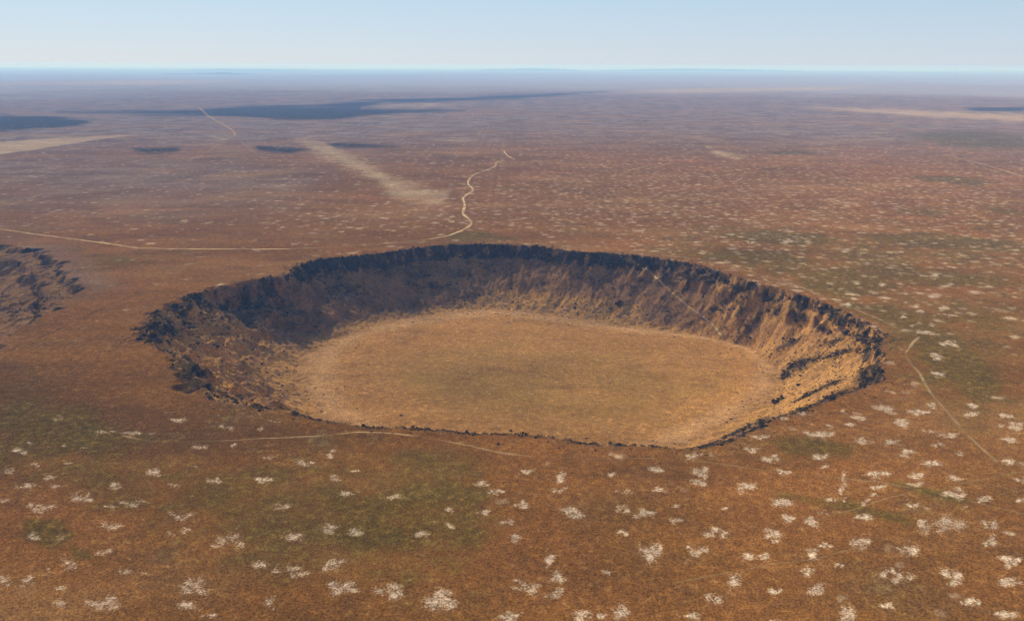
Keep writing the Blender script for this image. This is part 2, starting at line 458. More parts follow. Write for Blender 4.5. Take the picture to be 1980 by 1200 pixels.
rk((500, 440), S3, [(670, 235, 120, 70, .1), (835, 245, 150, 60, 0), (1035, 235, 100, 70, 0), (1215, 215, 90, 60, -.5),  # far wall: shade of the hollows painted dark among these
                    (1110, 255, 50, 40, 0), (1110, 190, 40, 40, 0), (1735, 268, 110, 40, .2), (1330, 195, 40, 50, 0), (940, 195, 30, 40, 0),
                    (1490, 310, 40, 70, 0), (330, 240, 180, 90, 0), (500, 210, 150, 60, 0), (1660, 160, 70, 50, 0), (1800, 160, 120, 40, 0),
                    (100, 300, 240, 60, 0), (450, 330, 300, 90, 0), (120, 400, 200, 90, 0), (1130, 350, 80, 80, 0), (900, 300, 200, 60, 0)], .7)
rk((1150, 440), S3, [(200, 320, 60, 50, -.6), (140, 400, 80, 50, -.4), (370, 245, 60, 40, 0), (500, 265, 90, 40, .1), (600, 285, 90, 40, .1),
                     (680, 270, 90, 50, .3), (760, 320, 120, 50, .25), (900, 370, 170, 45, .3), (830, 520, 220, 70, -.85),
                     (1070, 465, 150, 60, .2), (770, 440, 90, 40, -.7), (620, 430, 80, 40, -.7), (690, 390, 70, 40, -.6), (1320, 490, 110, 50, .3),
                     (1400, 520, 90, 40, .5), (1080, 720, 190, 50, -.35), (1010, 770, 70, 40, -.4), (1290, 660, 220, 30, -.3),
                     (1020, 610, 180, 35, -.45), (1440, 640, 60, 90, 0), (1490, 620, 30, 110, 0), (1420, 790, 120, 90, -.5),
                     (1250, 820, 200, 25, -.35), (1290, 870, 200, 30, -.35), (1130, 880, 200, 20, -.4), (960, 910, 90, 20, -.4),
                     (1070, 970, 130, 25, -.3), (880, 1020, 130, 30, -.45), (760, 1070, 200, 26, -.4), (1190, 530, 120, 30, .2),
                     (480, 330, 60, 30, -.7), (1260, 600, 150, 30, -.3), (600, 1140, 150, 14, -.3)])
rk((0, 420), S3, [(960, 460, 140, 60, -.5), (760, 600, 160, 50, -.3), (900, 600, 200, 120, 0), (1000, 570, 120, 70, 0), (1320, 560, 110, 60, .3),
                  (1180, 580, 120, 60, 0), (1170, 680, 80, 40, 0), (1020, 680, 60, 30, 0), (950, 760, 90, 70, .9), (1060, 880, 130, 70, .3),
                  (1130, 900, 90, 60, .4), (1190, 940, 60, 30, .3), (1080, 540, 150, 60, 0), (1250, 500, 140, 60, 0), (1400, 450, 350, 100, 0),
                  (1500, 550, 300, 60, .2), (1030, 850, 110, 30, 0), (1380, 400, 300, 60, 0), (1280, 960, 120, 25, .2), (700, 640, 120, 30, 0),
                  (200, 400, 40, 120, .1), (240, 430, 80, 60, 0), (380, 350, 70, 50, -.3), (170, 170, 130, 30, .1), (250, 260, 60, 110, .2),
                  (80, 510, 80, 40, -.5), (200, 500, 120, 30, -.5)], .65)
gate = np.clip(FE['wall'] + FE['wall2'] + bump(FE['t'], .9, 1.0, 1.05, 1.22) * .8, 0, 1)
spot *= gate
rock = np.clip(np.maximum(rock, spot ** 1.5 * .72), 0, 1)  # painted hollow shade joins the rock colour here
wall = np.clip(FE['wall'] + FE['wall2'], 0, 1).astype(np.float32)
# dry golden grass: lower-left slope, right wall, floor edge
gold = (FE['wall'] * np.clip(angw(FE['th'], 214, 30, 18) + angw(FE['th'], -6, 26, 26) * .62, 0, 1)).astype(np.float32)
edge = bump(FE['t'], -.55, -.12, .02, .3).astype(np.float32)
gold = np.maximum(gold, edge * .75)
gold = np.maximum(gold, FE['wall'] * angw(FE['th'], 76, 24, 12) * bump(FE['t'], -.1, .05, .25, .55) * .8)
gold = np.maximum(gold, FE['wall2'] * .35)

V = np.stack([XX, YY, ZZ], -1).reshape(-1, 3).astype(np.float32)
idx = np.arange(NX * NY).reshape(NY, NX)
Q = np.stack([idx[:-1, :-1], idx[:-1, 1:], idx[1:, 1:], idx[1:, :-1]], -1).reshape(-1, 4)


def mesh_np(name, V, F, smooth=False):
    me = bpy.data.meshes.new(name)
    k = F.shape[1]
    me.vertices.add(len(V)); me.vertices.foreach_set('co', np.ascontiguousarray(V, np.float32).ravel())
    me.loops.add(F.size); me.loops.foreach_set('vertex_index', F.astype(np.int32).ravel())
    me.polygons.add(len(F)); me.polygons.foreach_set('loop_start', np.arange(0, F.size, k, dtype=np.int32))
    try:
        me.polygons.foreach_set('loop_total', np.full(len(F), k, np.int32))
    except Exception:
        pass
    me.update(calc_edges=True)
    me.polygons.foreach_set('use_smooth', np.full(len(F), smooth, bool))
    me.validate()
    return me


def link(name, me, mat, **kw):
    ob = bpy.data.objects.new(name, me)
    COL.objects.link(ob)
    if mat is not None:
        me.materials.append(mat)
    for k, v in kw.items():
        ob[k] = v
    return ob


# ------------------------------------------------------------------ materials
class NB:
    def __init__(self, name):
        self.mat = bpy.data.materials.new(name); self.mat.use_nodes = True
        self.nt = self.mat.node_tree; self.nt.nodes.clear()
        self.out = self.n('ShaderNodeOutputMaterial')
        self.pos = self.n('ShaderNodeNewGeometry').outputs['Position']

    def n(self, t, **kw):
        nd = self.nt.nodes.new(t)
        for k, v in kw.items():
            setattr(nd, k, v)
        return nd

    def set(self, sock, v):
        if hasattr(v, 'links'):
            self.nt.links.new(v, sock)
        elif isinstance(v, (tuple, list)) and len(v) == 3 and len(sock.default_value) == 4:
            sock.default_value = (*v, 1)
        else:
            sock.default_value = v

    def math(self, op, a, b=0.0, c=None, clamp=False):
        nd = self.n('ShaderNodeMath', operation=op, use_clamp=clamp)
        self.set(nd.inputs[0], a); self.set(nd.inputs[1], b)
        if c is not None:
            self.set(nd.inputs[2], c)
        return nd.outputs[0]

    def add(self, a, b): return self.math('ADD', a, b)
    def sub(self, a, b): return self.math('SUBTRACT', a, b)
    def mul(self, a, b): return self.math('MULTIPLY', a, b)

    def mix(self, f, a, b, mode='MIX'):
        nd = self.n('ShaderNodeMix', data_type='RGBA', blend_type=mode)
        self.set(nd.inputs[0], f); self.set(nd.inputs[6], a); self.set(nd.inputs[7], b)
        return nd.outputs[2]

    def step(self, v, a, b, lo=0.0, hi=1.0):
        nd = self.n('ShaderNodeMapRange', interpolation_type='SMOOTHSTEP')
        self.set(nd.inputs[0], v)
        for i, q in enumerate((a, b, lo, hi)):
            self.set(nd.inputs[i + 1], q)
        return nd.outputs[0]

    def scale(self, v, s):
        nd = self.n('ShaderNodeVectorMath', operation='MULTIPLY')
        self.set(nd.inputs[0], v); nd.inputs[1].default_value = s
        return nd.outputs[0]

    def noise(self, size, detail=3.0, rough=0.55, vec=None, dist=0.0, off=0.0):
        v = vec if vec is not None else self.pos
        if off:
            nd = self.n('ShaderNodeVectorMath', operation='ADD')
            self.set(nd.inputs[0], v); nd.inputs[1].default_value = (off * 131.7, off * 77.3, off * 13.1); v = nd.outputs[0]
        nd = self.n('ShaderNodeTexNoise', noise_dimensions='3D')
        self.set(nd.inputs['Vector'], v)
        nd.inputs['Scale'].default_value = 1.0 / size; nd.inputs['Detail'].default_value = detail
        nd.inputs['Roughness'].default_value = rough; nd.inputs['Distortion'].default_value = dist
        return nd.outputs[0]

    def attr(self, name):
        nd = self.n('ShaderNodeAttribute', attribute_name=name)
        sp = self.n('ShaderNodeSeparateColor')
        self.nt.links.new(nd.outputs['Color'], sp.inputs[0])
        return sp.outputs[0], sp.outputs[1], sp.outputs[2], nd.outputs['Alpha']


b = NB('dry_ground')
flo_a, wall_a, rock_shade_a, gold_a = b.attr('zone_a')
green_a, white_a, pale_a, dark_a = b.attr('zone_b')
umber_a, dens_a, far_a, haze_pale_a = b.attr('zone_c')
n_huge = b.noise(420, 4)
n_big = b.noise(95, 4, off=1)
n_mid = b.noise(24, 4, off=2)
n_sml = b.noise(5.5, 4, .6, off=3)
n_tin = b.noise(1.1, 4, .7, off=4)
n_wide = b.noise(1900, 5, .6, off=5)

col = b.mix(b.step(n_huge, .35, .68), (0.214, 0.090, 0.020), (0.279, 0.112, 0.028))
col = b.mix(b.mul(b.step(n_big, .45, .72), .6), col, (0.195, 0.095, 0.021))
col = b.mix(b.mul(b.step(n_mid, .5, .75), .55), col, (0.136, 0.063, 0.018))
col = b.mix(b.mul(b.step(n_sml, .52, .78), .5), col, (0.351, 0.170, 0.042))
col = b.mix(b.mul(b.step(n_wide, .5, .68), .45), col, (0.208, 0.104, 0.035))
col = b.mix(b.mul(b.step(b.add(far_a, b.mul(b.sub(n_wide, .5), .8)), .15, .85), .8), col, b.mix(b.step(n_big, .4, .62), (.19, .130, .096), (.28, .205, .155)))  # haze greying painted on the far plain, plus grey soil at left
dry = b.step(b.noise(170, 6, .62, vec=b.scale(b.pos, (.55, 1, 1)), off=31), .46, .70)
col = b.mix(b.mul(dry, .55), col, (.36, .175, .055))
brn = b.step(b.noise(75, 6, .65, vec=b.scale(b.pos, (.6, 1, 1)), off=32), .52, .70)
col = b.mix(b.mul(brn, .5), col, (.115, .060, .022))
col = b.mix(b.mul(b.step(b.add(haze_pale_a, b.mul(b.sub(n_wide, .5), 1.2)), .25, 1.0), .75), col, (.40, .33, .28))  # milky haze painted into the farthest ground colour
# dark brown tone, pale sand, olive growth
col = b.mix(b.mul(b.step(b.add(umber_a, b.mul(b.sub(n_big, .5), .8)), .15, .9), .6), col, (0.098, 0.048, 0.015))
pf = b.step(b.add(pale_a, b.add(b.mul(b.sub(n_big, .5), 1.1), b.mul(b.sub(b.add(n_mid, b.mul(n_sml, .6)), .8), 1.0))), .12, 1.0)
col = b.mix(b.mul(pf, .85), col, (.52, .34, .17))
gf = b.step(b.add(green_a, b.add(b.mul(b.sub(n_big, .5), 1.0), b.add(b.mul(b.sub(n_mid, .5), 1.1), b.add(b.mul(b.sub(n_sml, .5), 1.1), b.mul(b.sub(n_tin, .5), .9))))), .22, .74)
col = b.mix(b.mul(gf, .66), col, b.mix(b.step(n_sml, .35, .7), (0.093, 0.071, 0.013), (0.162, 0.109, 0.020)))
# crater floor
fcol = b.mix(b.step(n_huge, .38, .62), (0.443, 0.208, 0.055), (0.350, 0.172, 0.047))
fcol = b.mix(b.mul(b.step(n_mid, .45, .75), .5), fcol, (0.297, 0.132, 0.033))
fcol = b.mix(b.mul(b.step(n_sml, .55, .8), .6), fcol, (0.688, 0.352, 0.085))
fcol = b.mix(b.mul(b.step(b.add(green_a, b.mul(b.sub(n_big, .5), .8)), .1, .7), .7), fcol, (0.239, 0.144, 0.029))
fcol = b.mix(b.mul(b.step(b.add(gold_a, b.mul(b.sub(n_mid, .5), .7)), .2, .8), .75), fcol, (0.515, 0.286, 0.111))
flo_s = b.step(b.add(flo_a, b.add(b.mul(b.sub(n_mid, .5), .9), b.mul(b.sub(n_sml, .5), .9))), .22, .78)
col = b.mix(flo_a, col, fcol)
# walls: dry grass, brown scree, black rock with painted hollow shade
wcol = b.mix(b.step(b.add(b.mul(n_mid, .5), b.mul(n_sml, .5)), .40, .60), (.31, .155, .060), (.15, .080, .036))
wcol = b.mix(b.mul(b.step(b.add(gold_a, b.mul(b.sub(b.add(b.mul(n_mid, .6), b.mul(n_sml, .6)), .6), 1.3)), .2, .75), .9), wcol, (.45, .230, .062))
col = b.mix(b.mul(b.math('MAXIMUM', wall_a, b.step(flo_a, .02, .3)), b.sub(1.0, flo_s)), col, wcol)
rf_ = b.step(b.add(rock_shade_a, b.add(b.mul(b.sub(n_sml, .5), 1.5), b.mul(b.sub(n_tin, .5), 1.4))), .34, .74)
col = b.mix(b.mul(rf_, .92), col, b.mix(b.step(n_sml, .4, .65), (0.032, 0.024, 0.015), (0.079, 0.056, 0.033)))
# far dark plain
df = b.step(b.add(dark_a, b.mul(b.sub(b.noise(260, 6, .65, vec=b.scale(b.pos, (.4, 1, 1)), off=8), .5), 2.0)), .2, .9)
col = b.mix(b.mul(df, .9), col, (0.039, 0.030, 0.017))
# traced white crusts
wf = b.step(b.add(white_a, b.add(b.mul(b.sub(n_sml, .5), 1.0), b.mul(b.sub(n_tin, .5), 1.5))), .24, .92)
# small crusts of the plain
wob = b.n('ShaderNodeTexNoise'); b.set(wob.inputs['Vector'], b.pos); wob.inputs['Scale'].default_value = .11; wob.inputs['Detail'].default_value = 3
vo = b.n('ShaderNodeVectorMath', operation='MULTIPLY_ADD')
b.set(vo.inputs[0], wob.outputs['Color']); vo.inputs[1].default_value = (14, 14, 0); b.set(vo.inputs[2], b.pos)
flat = b.scale(vo.outputs[0], (1, 1, 0))


def crust(size, off, r0, r1, dmul):
    vn = b.n('ShaderNodeTexVoronoi', voronoi_dimensions='2D', feature='F1')
    sh = b.n('ShaderNodeVectorMath', operation='ADD'); b.set(sh.inputs[0], flat); sh.inputs[1].default_value = (off, off * .6, 0)
    b.set(vn.inputs['Vector'], sh.outputs[0]); vn.inputs['Scale'].default_value = 1.0 / size
    sp = b.n('ShaderNodeSeparateColor'); b.set(sp.inputs[0], vn.outputs['Color'])
    there = b.step(b.sub(b.mul(dens_a, dmul), sp.outputs[0]), -.02, .05)
    rad = b.add(b.mul(sp.outputs[1], r1 - r0), r0)
    d = b.math('DIVIDE', vn.outputs['Distance'], rad)
    d = b.add(d, b.add(b.mul(b.sub(n_sml, .5), 2.2), b.mul(b.sub(n_tin, .5), 2.4)))
    return b.mul(b.step(d, .4, 1.0, 1.0, 0.0), there), sp.outputs[2]


k1, c1 = crust(26, 0, .12, .33, 1.15)
k2, c2 = crust(47, 311, .09, .20, 1.25)
k3, c3 = crust(14, 97, .12, .34, .75)
kk = b.math('MAXIMUM', b.math('MAXIMUM', b.mul(k1, b.add(b.mul(c1, .6), .25)), b.mul(k2, b.add(b.mul(c2, .5), .35))), b.mul(k3, .45))
kk = b.mul(kk, b.math('SUBTRACT', 1.0, b.math('MAXIMUM', flo_a, wall_a)))
kk = b.mul(kk, b.step(n_tin, .34, .56, .55, 1.0))
col = b.mix(b.mul(kk, .95), col, (.70, .49, .29))
col = b.mix(b.mul(b.step(white_a, .08, .6), .35), col, (.40, .22, .09))
col = b.mix(b.mul(wf, .76), col, (.64, .49, .33))
# pale flecks on the crater floor
ff = b.mul(flo_a, b.mul(b.step(b.noise(9, 5, .7, off=11), .60, .74), b.step(n_big, .42, .6)))
col = b.mix(b.mul(ff, .75), col, (.60, .42, .19))
fd = b.mul(flo_a, b.step(b.noise(38, 5, .65, off=12), .54, .68))
col = b.mix(b.mul(fd, .45), col, (.22, .105, .035))
fe = b.mul(flo_a, b.step(b.noise(13, 6, .7, vec=b.scale(b.pos, (.5, 1, 1)), off=13), .56, .70))
col = b.mix(b.mul(fe, .28), col, (.17, .10, .030))
# grain
gr = b.mul(b.step(n_tin, .27, .75, .38, 1.66), b.step(n_sml, .28, .74, .82, 1.18))
dots = b.step(b.noise(2.2, 2, .5, off=21), .66, .74, 1.0, .45)
gr = b.mul(gr, dots)
gr = b.mul(gr, b.step(b.noise(60, 5, .65, vec=b.scale(b.pos, (.35, 1, 1)), off=23), .3, .7, .84, 1.16))
hv = b.n('ShaderNodeVectorMath', operation='SCALE'); b.set(hv.inputs[0], col); b.set(hv.inputs['Scale'], gr)
bs = b.n('ShaderNodeBsdfDiffuse')
b.set(bs.inputs['Color'], hv.outputs[0]); bs.inputs['Roughness'].default_value = .6
bp = b.n('ShaderNodeBump'); bp.inputs['Strength'].default_value = .55; bp.inputs['Distance'].default_value = 1.0
hh = b.add(b.mul(n_tin, .55), b.add(b.mul(n_sml, .5), b.mul(b.mul(n_sml, rock_shade_a), 2.5)))
b.set(bp.inputs['Height'], hh); b.nt.links.new(bp.outputs[0], bs.inputs['Normal'])
b.nt.links.new(bs.outputs[0], b.out.inputs['Surface'])
MAT_GROUND = b.mat

gm = mesh_np('ground', V, Q, True)


def put(name, chans):
    a = gm.attributes.new(name, 'FLOAT_COLOR', 'POINT')
    arr = np.stack([np.asarray(c, np.float32).ravel() for c in chans], -1)
    a.data.foreach_set('color', np.ascontiguousarray(arr).ravel())


one = np.ones((NY, NX), np.float32)
put('zone_a', [FE['flo'], wall, rock, gold])  # rock channel includes the painted hollow shade
put('zone_b', [green, white, pale, dark])
haze_soil = sstep(1500, 4200, np.hypot(XX, YY)).astype(np.float32)  # haze greying painted by distance; left zones below are greyer soil
zone([(-60, 270), (420, 285), (640, 340), (560, 400), (300, 420), (-60, 410)], 130, haze_soil, .75)
zone([(-60, 440), (150, 460), (240, 560), (-60, 640)], 50, haze_soil, .45)
put('zone_c', [soil, dens, haze_soil, sstep(4200, 12000, np.hypot(XX, YY))])  # first channel is the darker brown tone; last channel pales the ground with distance, as painted haze
link('ground', gm, MAT_GROUND, kind='structure', label='reddish brown semi-desert plain with a broad crater sunk into it', category='ground')


# ------------------------------------------------------------------ dirt tracks
def track_mat(name, c, cover):
    b = NB(name)
    n1 = b.noise(3.0, 4, .65); n2 = b.noise(40, 3, .6, off=3)
    uv = b.n('ShaderNodeAttribute', attribute_name='across').outputs['Fac']
    e = b.sub(1.0, b.math('ABSOLUTE', uv))
    f = b.step(b.add(e, b.mul(b.sub(n1, .5), .9)), .1, .6)
    f = b.mul(f, b.step(n2, .38, .62, cover * (.55 if cover > .6 else .12 if cover > .59 else .3), min(1, cover * 1.25)))
    df = b.n('ShaderNodeBsdfDiffuse')
    b.set(df.inputs['Color'], b.mix(b.step(n1, .3, .7), c, tuple(v * .75 for v in c)))
    tr = b.n('ShaderNodeBsdfTransparent'); mx = b.n('ShaderNodeMixShader')
    b.set(mx.inputs[0], f); b.nt.links.new(tr.outputs[0], mx.inputs[1]); b.nt.links.new(df.outputs[0], mx.inputs[2])
    b.nt.links.new(mx.outputs[0], b.out.inputs['Surface'])
    return b.mat


TM_SAND = track_mat('pale_dust', (.48, .32, .15), .9)
TM_WORN = track_mat('worn_dust', (.42, .27, .12), .58)
TM_PATH = track_mat('bare_tan_dust', (.50, .32, .15), .72)
TM_BROKEN = track_mat('broken_dust', (.46, .29, .13), .60)
TM_FAINT = track_mat('faint_dust', (.40, .25, .10), .42)
TM_DITCH = track_mat('dark_ditch_soil', (.055, .034, .022), .6)


def track(pts, width, mat, label, name='dirt_track', lift=.07):
    p = np.array(pts, float)
    # smooth the traced line a little, then lay it on the ground
    t = np.concatenate([[0], np.cumsum(np.hypot(*np.diff(p, axis=0).T))])
    q = np.linspace(0, t[-1], max(12, int(t[-1] / 2.5)))
    xs = np.interp(q, t, p[:, 0]); ys = np.interp(q, t, p[:, 1])
    for _ in range(3):
        xs[1:-1] = (xs[:-2] + 2 * xs[1:-1] + xs[2:]) / 4; ys[1:-1] = (ys[:-2] + 2 * ys[1:-1] + ys[2:]) / 4
    x, y = cast(xs, ys)
    for _ in range(3):
        x[1:-1] = (x[:-2] + 2 * x[1:-1] + x[2:]) / 4; y[1:-1] = (y[:-2] + 2 * y[1:-1] + y[2:]) / 4
    L = np.concatenate([[0], np.cumsum(np.hypot(np.diff(x), np.diff(y)))])
    step = max(1.2, L[-1] / 1500)
    s = np.arange(0, L[-1], step)
    x = np.interp(s, L, x); y = np.interp(s, L, y)
    x = x + pn(s / 25, s * 0, 5) * .9; y = y + pn(s / 25, s * 0, 6) * .9
    tx = np.gradient(x); ty = np.gradient(y); ln = np.hypot(tx, ty) + 1e-9
    nx, ny = -ty / ln, tx / ln
    w = width * (1 + .35 * pn(s / 18, s * 0, 7))
    NS = 7
    u = np.linspace(-1, 1, NS)
    X = x[:, None] + nx[:, None] * u * w[:, None] / 2; Y = y[:, None] + ny[:, None] * u * w[:, None] / 2
    d = np.hypot(X, Y)
    Z = hz(X, Y) + lift + .22 * (np.maximum(d, 500) / 1000 - .5) ** 1.5
    Vt = np.stack([X, Y, Z], -1).reshape(-1, 3)
    k = np.arange(len(s) * NS).reshape(len(s), NS)
    F = np.stack([k[:-1, :-1], k[1:, :-1], k[1:, 1:], k[:-1, 1:]], -1).reshape(-1, 4)
    me = mesh_np(name, Vt, F, True)
    a = me.attributes.new('across', 'FLOAT', 'POINT')
    a.data.foreach_set('value', np.tile(u, len(s)).astype(np.float32))
    return link(name, me, mat, kind='structure', label=label, category='track')


track([(-30, 439), (0, 443), (60, 452), (140, 462), (230, 474), (270, 480), (400, 482), (560, 481.5)], 6.0, TM_SAND,
      'pale dirt road running in from the left edge towards the far crater rim')
track([(560, 481.5), (650, 477), (740, 471), (830, 463), (870, 455)], 4.5, TM_WORN,
      'worn stretch of road passing close behind the far left crater rim')
track([(830, 463), (870, 455), (900, 443), (914, 432), (908, 424), (893, 413), (898, 402), (900, 395), (893, 383), (905, 375),
       (918, 368), (910, 362), (903, 355), (908, 345), (915, 338), (945, 328), (962, 320), (955, 317), (966, 311)], 7.5, TM_SAND,
      'winding pale dirt track leading from the far crater rim off into the plain')
track([(974, 291), (978, 300), (995, 309)], 7, TM_SAND, 'short pale stretch of track far behind the winding one')
track([(236, 475), (255, 480), (277, 484)], 4.5, TM_WORN, 'short spur forking off the pale track at left')
track([(740, 471), (830, 468), (930, 468), (1000, 469), (1060, 472), (1180, 484), (1270, 492), (1340, 500), (1400, 512), (1480, 534), (1540, 552),
       (1590, 572), (1640, 592), (1700, 617), (1735, 634)], 4.0, TM_WORN, 'worn track following the outside of the far crater rim')
track([(1187, 491), (1215, 503), (1250, 522), (1280, 548), (1310, 576), (1340, 600), (1370, 620), (1388, 640), (1399, 657)], 2.5, TM_PATH,
      'narrow tan path running down the far inner wall to the floor', 'path', .4)
track([(1777, 651), (1760, 668), (1751, 682), (1757, 700), (1775, 717), (1785, 735), (1800, 760), (1830, 795), (1870, 840),
       (1900, 868), (1925, 893)], 4.0, TM_WORN, 'pale winding track on the plain right of the crater')
track([(235, 842), (300, 855), (420, 852), (540, 846), (620, 843), (700, 835), (740, 836), (830, 845), (910, 862), (960, 874), (1050, 884),
       (1150, 887), (1300, 886)], 2.6, TM_BROKEN,
      'broken pale track crossing in front of the near crater rim')
track([(1300, 886), (1400, 897), (1480, 910), (1560, 918), (1700, 932), (1800, 950), (1880, 970), (1990, 996)], 2.2, TM_FAINT,
      'faint track running on from the near rim towards the right photo edge')
track([(385, 209), (405, 227), (440, 246), (457, 258), (453, 263)], 16, TM_WORN, 'straight pale track far off beyond the left plain')
track([(452, 265), (430, 278), (405, 292), (360, 313)], 7, TM_FAINT, 'faint track branching left from the far straight track')
track([(455, 266), (478, 284), (496, 299)], 6, TM_FAINT, 'faint track branching right from the far straight track')
track([(1830, 301), (1900, 318), (1940, 330), (1990, 346)], 9, TM_SAND, 'pale track leaving the photo at the far right edge')
track([(1560, 1012), (1680, 975), (1760, 950), (1860, 935), (1990, 910)], 1.5, TM_FAINT, 'thin faint wheel line across the right foreground')
track([(1290, 1130), (1450, 1098), (1600, 1075), (1700, 1045)], 1.3, TM_FAINT, 'very faint wheel line low in the right foreground')
track([(-20, 692), (60, 660), (130, 630), (190, 600), (230, 585), (262, 566), (292, 546)], 2.2, TM_DITCH,
      'thin dark ditch line running diagonally left of the crater', 'ditch')
track([(270, 261), (150, 278), (60, 292), (-20, 304)], 10, TM_DITCH, 'dark line along the lower edge of the pale far strip', 'ditch')


# ------------------------------------------------------------------ far hills
def hill_mat():
    b = NB('hill_rock')
    bs = b.n('ShaderNodeBsdfDiffuse')
    b.set(bs.inputs['Color'], b.mix(b.step(b.noise(300, 4), .4, .6), (.07, .055, .04), (.17, .11, .07)))
    b.nt.links.new(bs.outputs[0], b.out.inputs['Surface'])
    return b.mat


HM = hill_mat()


def hills(x0, x1, y0, y1, hgt, seed, label, sharp=1.0):
    nx, ny = 160, 40
    gx = np.linspace(x0, x1, nx); gy = np.linspace(y0, y1, ny)
    X, Y = np.meshgrid(gx, gy)
    w = (x1 - x0)
    u = (X - x0) / w; v = (Y - y0) / (y1 - y0)
    env = np.sin(np.pi * u) ** .6 * np.sin(np.pi * v) ** .8
    n = np.clip(.35 + fbm(X / 700, Y / 700, 4, seed) * 1.3, 0, 2) ** sharp
    Z = hz(X, Y) - 12 + env * (8 + hgt * n)
    k = np.arange(nx * ny).reshape(ny, nx)
    F = np.stack([k[:-1, :-1], k[:-1, 1:], k[1:, 1:], k[1:, :-1]], -1).reshape(-1, 4)
    link('hills', mesh_np('hills', np.stack([X, Y, Z], -1).reshape(-1, 3), F, True), HM, kind='structure', label=label, category='hills')


hills(-9500, -6600, 22500, 24500, 30, 201, 'low rugged hills under the horizon left of the middle', 1.3)
hills(-14500, -9000, 36000, 39000, 75, 202, 'flat topped hills on the horizon at left', .5)
hills(-1800, 3800, 42000, 46000, 115, 203, 'faint flat rise on the horizon at the middle', .35)
hills(4200, 16000, 44000, 49000, 105, 204, 'long faint rise on the horizon at right', .35)


# ------------------------------------------------------------------ shrubs and boulders
def leaf_mat(name, c1, c2):
    b = NB(name)
    oi = b.n('ShaderNodeObjectInfo').outputs['Random']
    bs = b.n('ShaderNodeBsdfDiffuse')
    b.set(bs.inputs['Color'], b.mix(b.step(b.add(b.noise(2.5, 3), b.mul(b.sub(oi, .5), .3)), .35, .65), c1, c2))
    tl = b.n('ShaderNodeBsdfTranslucent'); b.set(tl.inputs['Color'], c2)
    mx = b.n('ShaderNodeMixShader'); mx.inputs[0].default_value = .15
    b.nt.links.new(bs.outputs[0], mx.inputs[1]); b.nt.links.new(tl.outputs[0], mx.inputs[2])
    b.nt.links.new(mx.outputs[0], b.out.inputs['Surface'])
    return b.mat


def stone_mat(name, c1, c2):
    b = NB(name)
    bs = b.n('ShaderNodeBsdfDiffuse'); bs.inputs['Roughness'].default_value = .7
    b.set(bs.inputs['Color'], b.mix(b.step(b.noise(1.2, 5, .65), .38, .64), c1, c2))
    bp = b.n('ShaderNodeBump'); bp.inputs['Strength'].default_value = .6; b.set(bp.inputs['Height'], b.noise(.7, 4))
    b.nt.links.new(bp.outputs[0], bs.inputs['Normal'])
    b.nt.links.new(bs.outputs[0], b.out.inputs['Surface'])
    return b.mat


M_LEAF = leaf_mat('scrub_leaves', (.028, .024, .014), (.060, .048, .024))
M_TUFT = leaf_mat('dry_tuft', (.050, .034, .018), (.10, .066, .030))
M_GREEN = leaf_mat('olive_grass', (.060, .050, .012), (.13, .10, .024))
M_BASALT = stone_mat('basalt', (.028, .024, .022), (.075, .058, .046))
M_TAN = stone_mat('tan_stone', (.26, .17, .09), (.40, .28, .16))


def shrub_proto(n, seed):
    g = np.random.default_rng(seed)
    V = []; F = []
    lobes = g.normal(0, .38, (4, 2))
    for i in range(n):
        l = lobes[g.integers(4)]
        d = g.normal(0, 1, 3); d[2] = abs(d[2]); d /= np.linalg.norm(d)
        rad = g.uniform(.3, .68)
        c = np.array([l[0], l[1], .04]) + d * rad * np.array([1, 1, .85 + .3 * g.random()])
        a = g.normal(0, 1, 3); a /= np.linalg.norm(a); bb = np.cross(a, g.normal(0, 1, 3)); bb /= np.linalg.norm(bb) + 1e-9
        s = g.uniform(.13, .30)
        k = len(V)
        V += [c - a * s, c + bb * s * .7, c + a * s, c - bb * s * .7]
        F.append([k, k + 1, k + 2, k + 3])
    V = np.array(V); V[:, 2] = np.maximum(V[:, 2], -.05)
    return V, np.array(F)


def rock_proto(seed):
    import bmesh
    bm = bmesh.new(); bmesh.ops.create_icosphere(bm, subdivisions=2, radius=1.0)
    V = np.array([v.co[:] for v in bm.verts]); F = np.array([[v.index for v in f.verts] for f in bm.faces]); bm.free()
    g = np.random.default_rng(seed)
    for _ in range(7):                                  # knock flats off it
        n = g.normal(0, 1, 3); n /= np.linalg.norm(n); h = g.uniform(.55, .85)
        d = V @ n - h
        V -= np.where(d > 0, d, 0)[:, None] * n
    V *= g.uniform(.7, 1.15, 3) * np.array([1, 1, .75])
    return V, F


def scatter_mesh(name, protos, x, y, z, s, mat, **kw):
    Vs = []; Fs = []; off = 0
    pid = rng.integers(0, len(protos), len(x))
    rot = rng.uniform(0, 2 * math.pi, len(x))
    for p, (pv, pf) in enumerate(protos):
        m = np.where(pid == p)[0]
        if not len(m):
            continue
        c, sn = np.cos(rot[m])[:, None], np.sin(rot[m])[:, None]
        zs = rng.uniform(.75, 1.15, len(m))[:, None]
        vx = (pv[None, :, 0] * c - pv[None, :, 1] * sn) * s[m][:, None] + x[m][:, None]
        vy = (pv[None, :, 0] * sn + pv[None, :, 1] * c) * s[m][:, None] + y[m][:, None]
        vz = pv[None, :, 2] * s[m][:, None] * zs + z[m][:, None]
        Vs.append(np.stack([vx, vy, vz], -1).reshape(-1, 3))
        Fs.append((pf[None] + (np.arange(len(m)) * len(pv))[:, None, None]).reshape(-1, pf.shape[1]) + off)
        off += len(m) * len(pv)
    return link(name, mesh_np(name, np.concatenate(Vs), np.concatenate(Fs)), mat, kind='stuff', **kw)


